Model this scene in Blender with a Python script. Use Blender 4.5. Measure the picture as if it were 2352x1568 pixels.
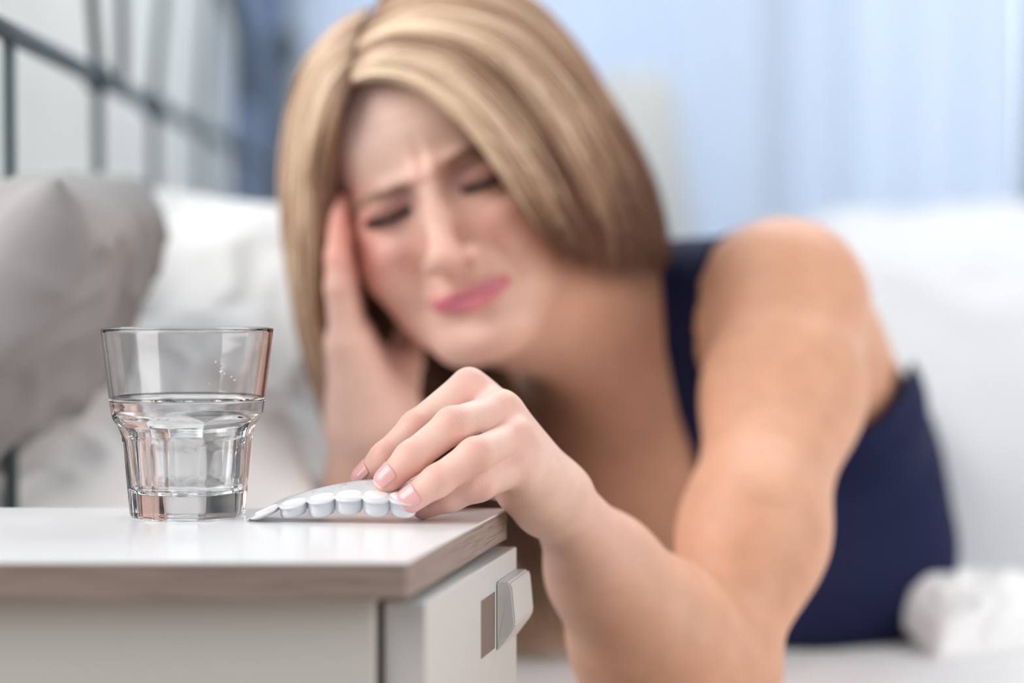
import bpy, bmesh, math, random
import numpy as np
from mathutils import Vector, Matrix
random.seed(7); np.random.seed(7)
C = bpy.context.scene.collection
S = bpy.context.scene
for o in list(bpy.data.objects): bpy.data.objects.remove(o)

# ------------------------------------------------------------------ camera
FPX = 5030.0; CAMZ = 0.711; PITCH = math.atan((784-660)/FPX)
cam_d = bpy.data.cameras.new('camera'); cam = bpy.data.objects.new('camera', cam_d); C.objects.link(cam)
cam.location = (0, 0, CAMZ); cam.rotation_euler = (math.pi/2-PITCH, 0, 0)
cam_d.sensor_width = 36; cam_d.lens = FPX/2352*36; cam_d.clip_start = .05
cam_d.dof.use_dof = True; cam_d.dof.focus_distance = 1.052
cam_d.dof.aperture_fstop = (cam_d.lens/1000)/0.0305
cam_d.dof.aperture_blades = 0
S.camera = cam

# ------------------------------------------------------------------ world, lights, exposure
w = bpy.data.worlds.new('sky'); S.world = w; w.use_nodes = True
bg = w.node_tree.nodes['Background']
bg.inputs[0].default_value = (0.80, 0.89, 1.0, 1); bg.inputs[1].default_value = 0.30
S.view_settings.view_transform = 'Standard'; S.view_settings.look = 'None'
S.view_settings.exposure = 0.47; S.view_settings.gamma = 1; S.view_settings.use_curve_mapping = False

def area(name, loc, target, sx, sy, power, col):
    l = bpy.data.lights.new(name, 'AREA'); l.shape = 'RECTANGLE'; l.size = sx; l.size_y = sy
    l.energy = power; l.color = col
    o = bpy.data.objects.new(name, l); C.objects.link(o); o.location = loc
    d = Vector(target)-Vector(loc); o.rotation_euler = d.to_track_quat('-Z', 'Y').to_euler()
    return o
area('window_light_left', (-1.25, 0.70, 1.50), (-.05, 1.3, .66), 1.3, 1.3, 24, (1.0, .985, .965))
area('window_light_back', (0.5, 2.6, 2.45), (0.1, 1.3, .7), 1.8, 0.8, 21, (.94, .97, 1.0))
area('fill_light_high', (1.0, 0.7, 2.2), (0.1, 1.3, .65), 1.0, 1.0, 1.5, (1.0, .98, .95))  # added fill from the upper right for the hair, not a window
area('fill_light_right', (1.15, 0.62, 0.95), (0.1, 1.2, .62), .9, .9, 7.5, (1.0, .97, .94))  # added low fill to brighten the forearm, not a window
area('daylight_outside', (1.0, 4.3, 1.5), (1.0, 3.3, 1.4), 3.2, 2.2, 62, (.89, .945, 1.0))

def P(u, v, Y):
    """point in the room at distance Y along the view axis for a photo pixel"""
    dy = math.cos(PITCH) - (v-784)/FPX*math.sin(PITCH)
    dz = -(v-784)/FPX*math.cos(PITCH) - math.sin(PITCH)
    k = Y/dy
    return np.array([(u-1176)/FPX*k, Y, CAMZ + dz*k])
def px(p):
    """photo pixel of a room point"""
    c, s = math.cos(PITCH), math.sin(PITCH)
    x, y, z = p[0], p[1], p[2]-CAMZ
    f = y*c - z*s; up = y*s + z*c
    return 1176+FPX*x/f, 784-FPX*up/f

# ------------------------------------------------------------------ materials
def nmat(name):
    m = bpy.data.materials.new(name); m.use_nodes = True
    nt = m.node_tree; return m, nt, nt.nodes['Principled BSDF']
def mat(name, col, rough=.6, noise=0.0, nscale=30, bump=0.0, bscale=200, spec=.5, metal=0, sheen=0, sss=0, stretch=None):
    m, nt, b = nmat(name)
    b.inputs['Base Color'].default_value = (*col, 1); b.inputs['Roughness'].default_value = rough
    b.inputs['Specular IOR Level'].default_value = spec; b.inputs['Metallic'].default_value = metal
    if sheen: b.inputs['Sheen Weight'].default_value = sheen
    if sss:
        b.inputs['Subsurface Weight'].default_value = sss; b.inputs['Subsurface Radius'].default_value = (.01, .01, .01)
    tc = nt.nodes.new('ShaderNodeTexCoord'); mp = nt.nodes.new('ShaderNodeMapping')
    nt.links.new(tc.outputs['Object'], mp.inputs[0])
    if stretch: mp.inputs['Scale'].default_value = stretch
    if noise:
        n = nt.nodes.new('ShaderNodeTexNoise'); n.inputs['Scale'].default_value = nscale; n.inputs['Detail'].default_value = 5
        r = nt.nodes.new('ShaderNodeValToRGB')
        r.color_ramp.elements[0].color = (*[c*(1-noise) for c in col], 1); r.color_ramp.elements[1].color = (*[min(1, c*(1+noise)) for c in col], 1)
        r.color_ramp.elements[0].position = .3; r.color_ramp.elements[1].position = .7
        nt.links.new(mp.outputs[0], n.inputs[0]); nt.links.new(n.outputs[0], r.inputs[0]); nt.links.new(r.outputs[0], b.inputs['Base Color'])
    if bump:
        n2 = nt.nodes.new('ShaderNodeTexNoise'); n2.inputs['Scale'].default_value = bscale; n2.inputs['Detail'].default_value = 4
        bp = nt.nodes.new('ShaderNodeBump'); bp.inputs['Strength'].default_value = bump; bp.inputs['Distance'].default_value = .001
        nt.links.new(mp.outputs[0], n2.inputs[0]); nt.links.new(n2.outputs[0], bp.inputs['Height']); nt.links.new(bp.outputs[0], b.inputs['Normal'])
    return m

# ------------------------------------------------------------------ mesh helpers
def link(name, me, m=None, parent=None, smooth=True):
    o = bpy.data.objects.new(name, me); C.objects.link(o)
    if m: me.materials.append(m)
    if parent: o.parent = parent
    if smooth and len(me.polygons): me.polygons.foreach_set('use_smooth', [True]*len(me.polygons))
    return o
def meshpy(name, vs, fs, m=None, parent=None, smooth=True):
    me = bpy.data.meshes.new(name); me.from_pydata([tuple(map(float, v)) for v in vs], [], fs); me.update()
    return link(name, me, m, parent, smooth)
def tag(o, label=None, cat=None, group=None, kind=None):
    if label: o['label'] = label
    if cat: o['category'] = cat
    if group: o['group'] = group
    if kind: o['kind'] = kind
    return o
def empty(name, loc=(0, 0, 0)):
    o = bpy.data.objects.new(name, None); C.objects.link(o); o.location = loc; o.empty_display_size = .05
    return o
def child(o, parent):
    """parent while keeping the world position (parents are never rotated)"""
    o.parent = parent; o.matrix_parent_inverse = Matrix.Translation(parent.location).inverted(); return o
def prism(name, poly, z0, z1, m, parent=None, bevel=0, seg=2):
    """vertical prism over an xy polygon"""
    bm = bmesh.new()
    b = [bm.verts.new((x, y, z0)) for x, y in poly]; t = [bm.verts.new((x, y, z1)) for x, y in poly]
    n = len(poly); bm.faces.new(b[::-1]); bm.faces.new(t)
    for i in range(n): bm.faces.new((b[i], b[(i+1) % n], t[(i+1) % n], t[i]))
    bmesh.ops.recalc_face_normals(bm, faces=bm.faces)
    if bevel: bmesh.ops.bevel(bm, geom=list(bm.edges), offset=bevel, segments=seg, affect='EDGES', profile=.5)
    me = bpy.data.meshes.new(name); bm.to_mesh(me); bm.free()
    return link(name, me, m, parent, smooth=False)
def box(name, x0, x1, y0, y1, z0, z1, m, parent=None, bevel=0):
    return prism(name, [(x0, y0), (x1, y0), (x1, y1), (x0, y1)], z0, z1, m, parent, bevel)
def tube(name, pts, r, m, parent=None, n=10, closed=False, rs=None):
    pts = [Vector(p) for p in pts]; N = len(pts); vs = []; fs = []
    up = None
    for i, p in enumerate(pts):
        t = (pts[min(i+1, N-1)]-pts[max(i-1, 0)]).normalized()
        if up is None:
            up = Vector((0, 0, 1)) if abs(t.z) < .9 else Vector((1, 0, 0))
        a = (up - t*up.dot(t)).normalized(); b = t.cross(a); up = a
        rr = rs[i] if rs else r
        for k in range(n):
            an = 2*math.pi*k/n; vs.append(p + (a*math.cos(an)+b*math.sin(an))*rr)
    for i in range(N-1):
        for k in range(n):
            fs.append((i*n+k, i*n+(k+1) % n, (i+1)*n+(k+1) % n, (i+1)*n+k))
    fs.append(tuple(range(n))[::-1]); fs.append(tuple((N-1)*n+k for k in range(n)))
    return meshpy(name, vs, fs, m, parent)
def lathe(prof, n=48):
    vs = []; fs = []
    for r, z in prof:
        for k in range(n): a = 2*math.pi*k/n; vs.append((r*math.cos(a), r*math.sin(a), z))
    for i in range(len(prof)-1):
        for k in range(n): fs.append((i*n+k, i*n+(k+1) % n, (i+1)*n+(k+1) % n, (i+1)*n+k))
    fs.append(tuple(range(n))[::-1]); fs.append(tuple((len(prof)-1)*n+k for k in range(n)))
    return vs, fs
def catmull(pts, m):
    pts = np.array(pts, float); n = len(pts); out = np.zeros((m, pts.shape[1]))
    d = np.r_[0, np.cumsum(np.linalg.norm(np.diff(pts, axis=0), axis=1))]; ts = np.linspace(0, d[-1], m)
    for j, t in enumerate(ts):
        i = min(max(np.searchsorted(d, t)-1, 0), n-2); f = (t-d[i])/max(d[i+1]-d[i], 1e-9)
        p0, p1, p2, p3 = pts[max(i-1, 0)], pts[i], pts[i+1], pts[min(i+2, n-1)]
        out[j] = .5*((2*p1)+(-p0+p2)*f+(2*p0-5*p1+4*p2-p3)*f*f+(-p0+3*p1-3*p2+p3)*f**3)
    return out

# ------------------------------------------------------------------ signed distance modelling of the figure
FAR = 1e3
def smin(a, b, k):
    if k <= 0: return np.minimum(a, b)
    h = np.maximum(k-np.abs(a-b), 0)/k
    return np.minimum(a, b)-h*h*k*.25
class Cone:
    def __init__(s, a, b, ra, rb, flat=None, f=1.0):
        s.a = np.array(a, float); s.b = np.array(b, float); s.ra = ra; s.rb = rb
        s.n = None if flat is None else np.array(flat, float)/np.linalg.norm(flat); s.f = f
        s.c = (s.a+s.b)/2; s.R = np.linalg.norm(s.a-s.b)/2+max(ra, rb)*1.05
    def ev(s, X):
        ba = s.b-s.a; p = X-s.a; h = np.clip(p@ba/(ba@ba), 0, 1); q = p-h[:, None]*ba
        r = s.ra+(s.rb-s.ra)*h
        if s.n is None: return np.sqrt((q*q).sum(1))-r
        t = q@s.n; d2 = (q*q).sum(1)-t*t
        l = np.sqrt(d2+(t*s.f)**2)+1e-9; g = np.sqrt(d2+(t*s.f*s.f)**2)+1e-9
        return (l-r)*l/g
class Ell:
    def __init__(s, c, r, M=None):
        s.c = np.array(c, float); s.r = np.array(r, float); s.M = np.eye(3) if M is None else M; s.R = max(r)*1.05
    def ev(s, X):
        p = (X-s.c)@s.M; k0 = np.sqrt(((p/s.r)**2).sum(1)); k1 = np.sqrt(((p/s.r**2)**2).sum(1))+1e-9
        return k0*(k0-1)/k1
class Bumps:
    """gaussian swellings (+) and hollows (-) added to a surface"""
    def __init__(s, ch, items, M=None, o=None):
        s.ch = ch; s.it = items; s.M = M; s.o = o
        C_ = np.array([i[0] for i in items]); R_ = np.array([max(i[1]) for i in items])
        s.c = ch.c; s.R = ch.R+.01; s.k = 0
    def ev(s, X):
        d = s.ch.evc(X) if hasattr(s.ch, 'evc') else s.ch.ev(X)
        L = (X-s.o)@s.M/HS if s.M is not None else X
        for c, r, a in s.it:
            q = ((L-np.array(c))/np.array(r)); d = d-a*np.exp(-(q*q).sum(1))
        return d
class U:
    def __init__(s, k, *ch):
        s.k = k; s.ch = ch
        lo = np.min([c.c-c.R for c in ch], 0); hi = np.max([c.c+c.R for c in ch], 0)
        s.c = (lo+hi)/2; s.R = max(np.linalg.norm(s.c-c.c)+c.R for c in ch)
    def ev(s, X):
        m = X.mean(0); rad = np.sqrt(((X-m)**2).sum(1).max()); d = None
        for c in s.ch:
            if np.linalg.norm(c.c-m)-c.R-rad > s.k+.02: continue
            e = c.ev(X)
            d = e if d is None else smin(d, e, s.k)
        if d is None: return np.full(len(X), .05)
        return d
class Sub:
    def __init__(s, k, a, *bs): s.a = a; s.bs = bs; s.k = k; s.c = a.c; s.R = a.R
    def ev(s, X):
        m = X.mean(0); rad = np.sqrt(((X-m)**2).sum(1).max())
        d = s.a.ev(X)
        for b in s.bs:
            if np.linalg.norm(b.c-m)-b.R-rad > s.k+.01: continue
            d = -smin(-d, b.ev(X), s.k)
        return d
class Off:
    def __init__(s, a, r): s.a = a; s.r = r; s.c = a.c; s.R = a.R+r
    def ev(s, X): return s.a.ev(X)-s.r
class Fn:
    def __init__(s, f, c=(0, 0, 0), R=99): s.f = f; s.c = np.array(c, float); s.R = R
    def ev(s, X): return s.f(X)

def grid(lo, hi, h, fine=()):
    """grid line positions from lo to hi; fine holds (a, b, h) stretches with their own spacing"""
    g = [lo]
    while g[-1] < hi:
        st = h
        for a, b, hh in fine:
            if a <= g[-1] < b: st = min(st, hh)
        g.append(g[-1]+min(st, (g[-1]-g[-2])*1.25 if len(g) > 1 else st))
    return np.array(g)
def polygonise(f, lo, hi, h, N=12, gx=None, gy=None, gz=None):
    """surface nets over the blocks that hold the surface"""
    GR = [g if g is not None else np.arange(lo[a], hi[a]+h, h) for a, g in enumerate((gx, gy, gz))]
    GR = [np.r_[g, g[-1]+(g[-1]-g[-2])*np.arange(1, N+2)] for g in GR]
    nb = [(len(g)-N)//N+1 for g in GR]; GR = [g[:n*N+1] for g, n in zip(GR, nb)]; nb = [(len(g)-1)//N for g in GR]
    E = [g[::N] for g in GR]
    blocks = []
    def rec(i0, n):
        a = np.array([E[k][i0[k]] for k in range(3)]); b = np.array([E[k][i0[k]+n[k]] for k in range(3)])
        half = np.linalg.norm(b-a)/2
        d = f.ev(((a+b)/2)[None])[0]
        if d > half*1.25+.010 or d < -(half*2.6+.02): return
        if max(n) == 1: blocks.append(i0); return
        ax = max(range(3), key=lambda k: (b-a)[k] if n[k] > 1 else -1); m = n[ax]//2
        n1 = list(n); n1[ax] = m; n2 = list(n); n2[ax] = n[ax]-m
        j = list(i0); j[ax] += m
        rec(tuple(i0), tuple(n1)); rec(tuple(j), tuple(n2))
    st = 4
    for i in range(0, nb[0], st):
        for j in range(0, nb[1], st):
            for k in range(0, nb[2], st):
                rec((i, j, k), tuple(min(st, nb[a]-s_) for a, s_ in enumerate((i, j, k))))
    K = []; V = []; Q = []
    BIG = 1 << 20
    def key(a): return (a[..., 0].astype(np.int64)*BIG + a[..., 1])*BIG + a[..., 2]
    for b in blocks:
        base = np.array(b)*N; g3 = [GR[a][base[a]:base[a]+N+1] for a in range(3)]
        X = np.stack(np.meshgrid(*g3, indexing='ij'), -1).reshape(-1, 3); D = f.ev(X).reshape(N+1, N+1, N+1)
        if D.min() > 0 or D.max() < 0: continue
        ins = D < 0
        cnt = np.zeros((N, N, N)); acc = np.zeros((N, N, N, 3))
        for ax in range(3):
            s0 = [slice(None)]*3; s1 = [slice(None)]*3; s0[ax] = slice(0, N); s1[ax] = slice(1, N+1)
            A, B = D[tuple(s0)], D[tuple(s1)]; cr = ins[tuple(s0)] != ins[tuple(s1)]
            t = np.where(cr, A/np.where(cr, A-B, 1), 0)
            o1, o2 = [a for a in range(3) if a != ax]
            for p in (0, 1):
                for q in (0, 1):
                    sl = [slice(None)]*3; sl[o1] = slice(p, p+N); sl[o2] = slice(q, q+N)
                    c = cr[tuple(sl)]; cnt += c; acc[..., ax] += t[tuple(sl)]
                    acc[..., o1] += p*c; acc[..., o2] += q*c
            sl = [slice(None)]*3; sl[o1] = slice(0, N); sl[o2] = slice(0, N)
            idx = np.argwhere(cr[tuple(sl)])
            if len(idx):
                e1 = np.zeros(3, int); e1[o1] = 1; e2 = np.zeros(3, int); e2[o2] = 1
                gi = idx+base+4
                quad = np.stack([key(gi-e1-e2), key(gi-e2), key(gi), key(gi-e1)], 1)
                fl = ins[tuple(idx.T)] ^ (ax == 1)
                quad[~fl] = quad[~fl][:, ::-1]
                Q.append(quad)
        act = np.argwhere(cnt > 0); ii = tuple(act.T); fr = acc[ii]/cnt[ii][:, None]
        V.append(np.stack([g3[a][act[:, a]]+fr[:, a]*(g3[a][act[:, a]+1]-g3[a][act[:, a]]) for a in range(3)], 1)); K.append(key(act+base+4))
    K = np.concatenate(K); V = np.concatenate(V); Q = np.concatenate(Q)
    o = np.argsort(K); K = K[o]; V = V[o]
    pos = np.clip(np.searchsorted(K, Q), 0, len(K)-1); ok = (K[pos] == Q).all(1)
    return V, pos[ok]
def npmesh(name, V, F):
    me = bpy.data.meshes.new(name)
    me.vertices.add(len(V)); me.vertices.foreach_set('co', V.astype(np.float32).ravel())
    n = F.shape[1]
    me.loops.add(F.size); me.loops.foreach_set('vertex_index', F.astype(np.int32).ravel())
    me.polygons.add(len(F)); me.polygons.foreach_set('loop_start', np.arange(0, F.size, n, dtype=np.int32))
    me.polygons.foreach_set('loop_total', np.full(len(F), n, dtype=np.int32))
    me.update(calc_edges=True); me.validate(); return me
def attr(me, name, typ, data):
    a = me.attributes.new(name, typ, 'POINT')
    a.data.foreach_set('color' if typ == 'FLOAT_COLOR' else 'value', data.astype(np.float32).ravel())

#@@ROOM
# ------------------------------------------------------------------ the room
M_wall = mat('cream_paint', (.88, .88, .83), .8, .02, 6)
M_wall2 = mat('back_wall_paint', (.62, .68, .76), .8, .02, 6)
M_floor = mat('floor_oak', (.42, .29, .18), .5, .25, 8, stretch=(1, 12, 1))
M_white = mat('white_gloss_trim', (.82, .82, .80), .4)
tag(box('floor', -1.6, 3.0, -.6, 3.42, -.05, 0, M_floor), kind='structure')
tag(box('wall_left', -.50, -.43, 1.5, 3.42, 0, 2.5, M_wall), kind='structure')
BY = 3.35
def back(name, x0, x1, z0, z1, m=None): return tag(box(name, x0, x1, BY, BY+.07, z0, z1, m or M_wall2), kind='structure')
back('wall_back', -.43, 3.0, 0, .62)
back('wall_back.001', -.43, -.36, .62, 2.5)
back('wall_back.002', 2.4, 3.0, .62, 2.5)
tag(box('baseboard_left', -.43, -.415, 1.5, BY, 0, .1, M_white), kind='structure')
tag(box('baseboard_back', -.415, 3.0, BY-.015, BY, 0, .1, M_white), kind='structure')
# window: frame, mullions, glass
M_glass_pane = bpy.data.materials.new('window_glass'); M_glass_pane.use_nodes = True
nt = M_glass_pane.node_tree; b = nt.nodes['Principled BSDF']; b.inputs['Base Color'].default_value = (.9, .95, 1, 1)
b.inputs['Transmission Weight'].default_value = 1; b.inputs['Roughness'].default_value = 0; b.inputs['IOR'].default_value = 1.45
win = empty('window_1', (1.0, BY, .62)); tag(win, kind='structure')
for x0, x1 in ((-.36, -.31), (.36, .41), (1.35, 1.40), (2.35, 2.40)):
    child(box('window_frame', x0, x1, BY+.0, BY+.06, .62, 2.5, M_white, bevel=.004), win)
child(box('window_sill', -.36, 2.4, BY-.08, BY+.06, .60, .63, M_white, bevel=.004), win)
for x0, x1 in ((-.31, .36), (.41, 1.35), (1.40, 2.35)):
    child(box('window_pane', x0, x1, BY+.03, BY+.034, .63, 2.5, M_glass_pane), win)
# sheer curtains in front of the window
def sheer(name, col, tr):
    m = bpy.data.materials.new(name); m.use_nodes = True; nt = m.node_tree; nt.nodes.clear()
    out = nt.nodes.new('ShaderNodeOutputMaterial'); mx = nt.nodes.new('ShaderNodeMixShader'); mx.inputs[0].default_value = tr
    d = nt.nodes.new('ShaderNodeBsdfDiffuse'); t = nt.nodes.new('ShaderNodeBsdfTranslucent')
    for n in (d, t): n.inputs[0].default_value = (*col, 1)
    nt.links.new(d.outputs[0], mx.inputs[1]); nt.links.new(t.outputs[0], mx.inputs[2]); nt.links.new(mx.outputs[0], out.inputs[0])
    return m
def curtain(x0, x1, y, z0, z1, m, folds, amp, seed, name='curtain'):
    rnd = random.Random(seed); n = folds*12; vs = []; fs = []; ph = [rnd.uniform(.6, 1.4) for _ in range(folds+2)]
    for j in range(7):
        for i in range(n+1):
            t = i/n; f = t*folds; k = int(f)
            a = amp*ph[k]*(1-(f-k))+amp*ph[k+1]*(f-k)
            vs.append((x0+(x1-x0)*t+.006*math.sin(7*t+j), y+a*math.sin(2*math.pi*f)*(.8+.06*j), z1+(z0-z1)*j/6))
    for j in range(6):
        for i in range(n): a = j*(n+1)+i; fs.append((a, a+1, a+n+2, a+n+1))
    o = meshpy(name, vs, fs, m); md = o.modifiers.new('s', 'SOLIDIFY'); md.thickness = .0015
    return o
M_sheer = sheer('sheer_pale_blue', (.84, .885, .95), .6)
M_sheer2 = sheer('sheer_white', (.86, .89, .93), .6)
M_drape = sheer('slate_blue_drape', (.42, .50, .66), .4)
M_grey = sheer('grey_drape', (.42, .42, .46), .3)
tag(curtain(-.30, .38, 3.24, .5, 2.4, M_sheer, 9, .014, 1), 'pale blue sheer curtain hanging behind the blonde woman\'s head', 'curtain')
tag(curtain(.40, .76, 3.24, .5, 2.4, M_sheer, 4, .012, 2), 'pale blue sheer curtain right of the grey band, above the white duvet', 'curtain')
tag(curtain(.755, 1.3, 3.20, .5, 2.4, M_grey, 7, .02, 3), 'grey drape at the far right edge of the window', 'curtain')
tag(curtain(-.40, -.31, 3.12, .3, 2.0, M_drape, 3, .012, 4), 'slate blue drape gathered in the corner behind the headboard post', 'curtain')

#@@BED
# ------------------------------------------------------------------ bed
BZ = .462
M_iron = mat('dark_grey_green_iron', (.035, .06, .065), .45, .1, 40)
M_sheet = mat('white_cotton', (.80, .80, .805), .85, .02, 10, .15, 60)
M_linen = mat('off_white_cotton', (.90, .895, .885), .85, .02, 10, .1, 60)
M_greyp = mat('grey_cotton', (.33, .315, .31), .85, .04, 10, .1, 60)
M_dark = mat('bed_side_fabric', (.10, .07, .05), .9)
HX = -.300
hb = empty('headboard', (HX, 2.0, 0)); tag(hb, 'dark iron headboard with upright bars, an arch and a ball-topped post', 'headboard')
RZ = lambda Y: .711+.152
for Y in (1.31, 1.59, 1.838, 2.12, 2.36, 2.62):
    child(tube('bar', [(HX, Y, .30), (HX, Y, RZ(Y))], .0042, M_iron), hb)
child(tube('rail', [(HX, y, RZ(y)) for y in np.linspace(1.155, 2.9, 12)], .0065, M_iron, n=12), hb)
child(tube('lower_rail', [(HX, y, .40) for y in np.linspace(1.155, 2.9, 12)], .0065, M_iron, n=12), hb)
for Y in (1.155, 2.9):
    child(tube('post', [(HX, Y, 0), (HX, Y, 1.0)], .012, M_iron, n=14), hb)
    v, f = lathe([(.0001, .99), (.014, .995), (.010, 1.005), (.018, 1.015), (.023, 1.030), (.018, 1.045), (.0001, 1.052)], 20)
    child(meshpy('finial', [(x+HX, y+Y, z) for x, y, z in v], f, M_iron), hb)
def archz(y): return RZ(0)+.02+.21*math.sqrt(max(0, 1-((y-1.65)/.90)**2))
arch = [(HX, 2.03-.87*math.cos(a), archz(2.03-.87*math.cos(a))) for a in np.linspace(0, math.pi, 60)]
arch = [p for p in arch if p[1] < 2.548]
child(tube('arch', arch, .010, M_iron, n=12), hb)
for y0, y1 in ((1.59, 1.50), (1.69, 1.69), (1.838, 1.95), (2.12, 2.2)):
    child(tube('spoke', [(HX, y0, RZ(0)), (HX, (y0+y1)/2, (RZ(0)+archz(y1))/2), (HX, y1, archz(y1))], .0042, M_iron), hb)
for yc in (1.59, 1.838, 2.36):
    v, f = lathe([(.0001, -.012), (.008, -.009), (.0115, 0), (.008, .009), (.0001, .012)], 16)
    child(meshpy('knuckle', [(x+HX, y+yc, z+RZ(0)) for x, y, z in v], f, M_iron), hb)

bed = empty('bed', (.8, 1.9, 0)); tag(bed, 'low bed with mattress under the white sheet, behind the nightstand', 'bed')
def soft(name, f, nx, ny, m, parent=None, thick=0):
    vs = []; fs = []
    for j in range(ny+1):
        for i in range(nx+1): vs.append(f(i/nx, j/ny))
    for j in range(ny):
        for i in range(nx): a = j*(nx+1)+i; fs.append((a, a+1, a+nx+2, a+nx+1))
    o = meshpy(name, vs, fs, m, parent)
    if thick: md = o.modifiers.new('s', 'SOLIDIFY'); md.thickness = thick
    return o
child(box('mattress', -.27, 1.75, 1.18, 2.7, .22, BZ-.012, M_sheet, bevel=.03), bed)
child(box('bed_frame', -.27, 1.80, 1.19, 2.72, .12, .22, M_dark, bevel=.004), bed)
for x, y in ((-.2, 1.25), (1.7, 1.25), (-.2, 2.65), (1.7, 2.65)): child(box('leg', x-.03, x+.03, y-.03, y+.03, 0, .12, M_dark), bed)
from mathutils import noise as mn
def fold(x, y, s, amp, seed):
    """soft cloth relief with broad creases"""
    v = Vector((x*s, y*s, seed)); a = mn.noise(v)
    b_ = 1-abs(mn.noise(v*1.7+Vector((3.1, 1.7, 0))))*2.2
    return amp*(a+.55*max(b_, 0)**2)
def sheet_f(s, t):
    x = -.275+2.05*s; y = 1.165+1.55*t
    z = BZ+fold(x, y, 6, .006, 1.3)+fold(x, y, 18, .002, 4.2)
    if t < .03: z -= .10*(1-t/.03)
    return (x, y, z)
tag(soft('bed_sheet', sheet_f, 120, 100, M_sheet, thick=.002), 'white cotton sheet stretched over the mattress under the woman', 'sheet')

def cushion(name, c, ax_u, ax_v, hu, hv, th, m, seed, crease=.01, nu=60, nv=60, sag=0, p=.42):
    """a pillow: two puffed faces meeting in a seam; ax_u, ax_v span its plane"""
    c = Vector(c); au = Vector(ax_u).normalized(); av = Vector(ax_v); av = (av-au*av.dot(au)).normalized(); n = au.cross(av)
    vs = []; fs = []
    for side in (1, -1):
        for j in range(nv+1):
            for i in range(nu+1):
                a = 2*i/nu-1; b_ = 2*j/nv-1
                puff = ((1-a*a)*(1-b_*b_))**p
                pin = 1-.07*(1-puff)*(abs(a)**4+abs(b_)**4)*0-.06*(1-b_*b_)*abs(a)**6
                cr = fold(a*1.2, b_*1.2, 1.6, crease, seed+side)*min(1, puff*2.5)
                q = c+au*(a*hu*(1-.05*(1-b_*b_)))+av*(b_*hv*(1-.05*(1-a*a)))+n*(side*(th*puff+cr))
                q.z -= sag*(a*a)
                vs.append(q)
        for j in range(nv):
            for i in range(nu):
                k = (0 if side == 1 else (nu+1)*(nv+1))+j*(nu+1)+i
                q = (k, k+1, k+nu+2, k+nu+1); fs.append(q if side == 1 else q[::-1])
    o = meshpy(name, vs, fs, m)
    bm = bmesh.new(); bm.from_mesh(o.data); bmesh.ops.remove_doubles(bm, verts=bm.verts, dist=.0004)
    bmesh.ops.recalc_face_normals(bm, faces=bm.faces)
    bm.to_mesh(o.data); bm.free(); return o
# grey pillow, nearest, leaning on the headboard
tag(cushion('pillow', P(-10, 810, 1.36), (.05, 1, .05), (.55, .1, .80), .12, .130, .056, M_greyp, 3.3, .016),
    'grey pillow leaning on the headboard at the left edge', 'pillow')
tag(cushion('pillow', P(150, 770, 1.62), (-.1, 1, .0), (-.15, .1, 1), .16, .10, .055, mat('pale_grey_cotton', (.62, .63, .66), .85, .03, 10), 5.3, .01),
    'pale grey pillow behind the darker grey one, against the headboard', 'pillow')
tag(cushion('pillow', P(545, 850, 1.60), (.95, -.30, -.1), (.12, .35, 1), .105, .135, .055, M_linen, 8.1, .010),
    'plump white pillow standing between the grey pillow and the woman', 'pillow')
tag(cushion('pillow', P(170, 1060, 1.40), (.95, .2, .15), (-.2, .75, .65), .15, .12, .05, M_linen, 9.7, .008),
    'white pillow lying low behind the water glass', 'pillow')
tag(cushion('pillow', P(700, 1130, 1.52), (.9, .3, .1), (.1, .8, .6), .13, .13, .05, M_sheet, 2.7, .008),
    'white pillow flat on the bed under the woman\'s propped arm', 'pillow')
# duvet rising at the right
def duvet_f(s, t):
    x = .20+1.25*s; y = 1.62+.95*t
    e = min(1, t*3.2)
    rise = (math.sin(min(1, e)*math.pi/2))**.8
    h = .296*rise*min(1, .86+s*1.2)
    z = BZ+.004+h+fold(x, y, 5, .026, 7.7)*rise+fold(x, y, 14, .007, 2.2)*rise
    return (x-.03*rise*(1-s), y, z)
tag(soft('duvet', duvet_f, 110, 90, mat('duvet_cotton', (.70, .70, .71), .85, .02, 10, .15, 60), thick=.012), 'thick white duvet heaped over the bed right of the woman', 'duvet')

tag(cushion('pillow', P(2330, 1425, 1.50), (1, .25, 0), (0, .9, .35), .078, .045, .030, M_linen, 6.4, .010),  # bunched duvet end, built with the cushion shape
    'bunched end of the white duvet on the sheet at the right edge', 'pillow')
# lamp far behind
M_shade = sheer('white_lamp_shade', (.90, .89, .86), .4)
lamp = empty('floor_lamp', (.175, 3.10, 0)); tag(lamp, 'slim floor lamp with a white shade standing before the window, behind the woman', 'lamp')
def at(v, x, y, z): return [(a+x, b_+y, c+z) for a, b_, c in v]
v, f = lathe([(.0001, 0), (.12, 0), (.12, .012), (.02, .022), (.0001, .022)], 32); child(meshpy('base', at(v, .175, 3.10, 0), f, M_white), lamp)
child(tube('pole', [(.175, 3.10, .02), (.175, 3.10, .80)], .009, M_white), lamp)
v, f = lathe([(.085, 0), (.080, .05), (.055, .24), (.050, .25), (.0001, .25)], 40); child(meshpy('lamp_shade', at(v, .175, 3.10, .76), f[:-2], M_shade), lamp)

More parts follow.
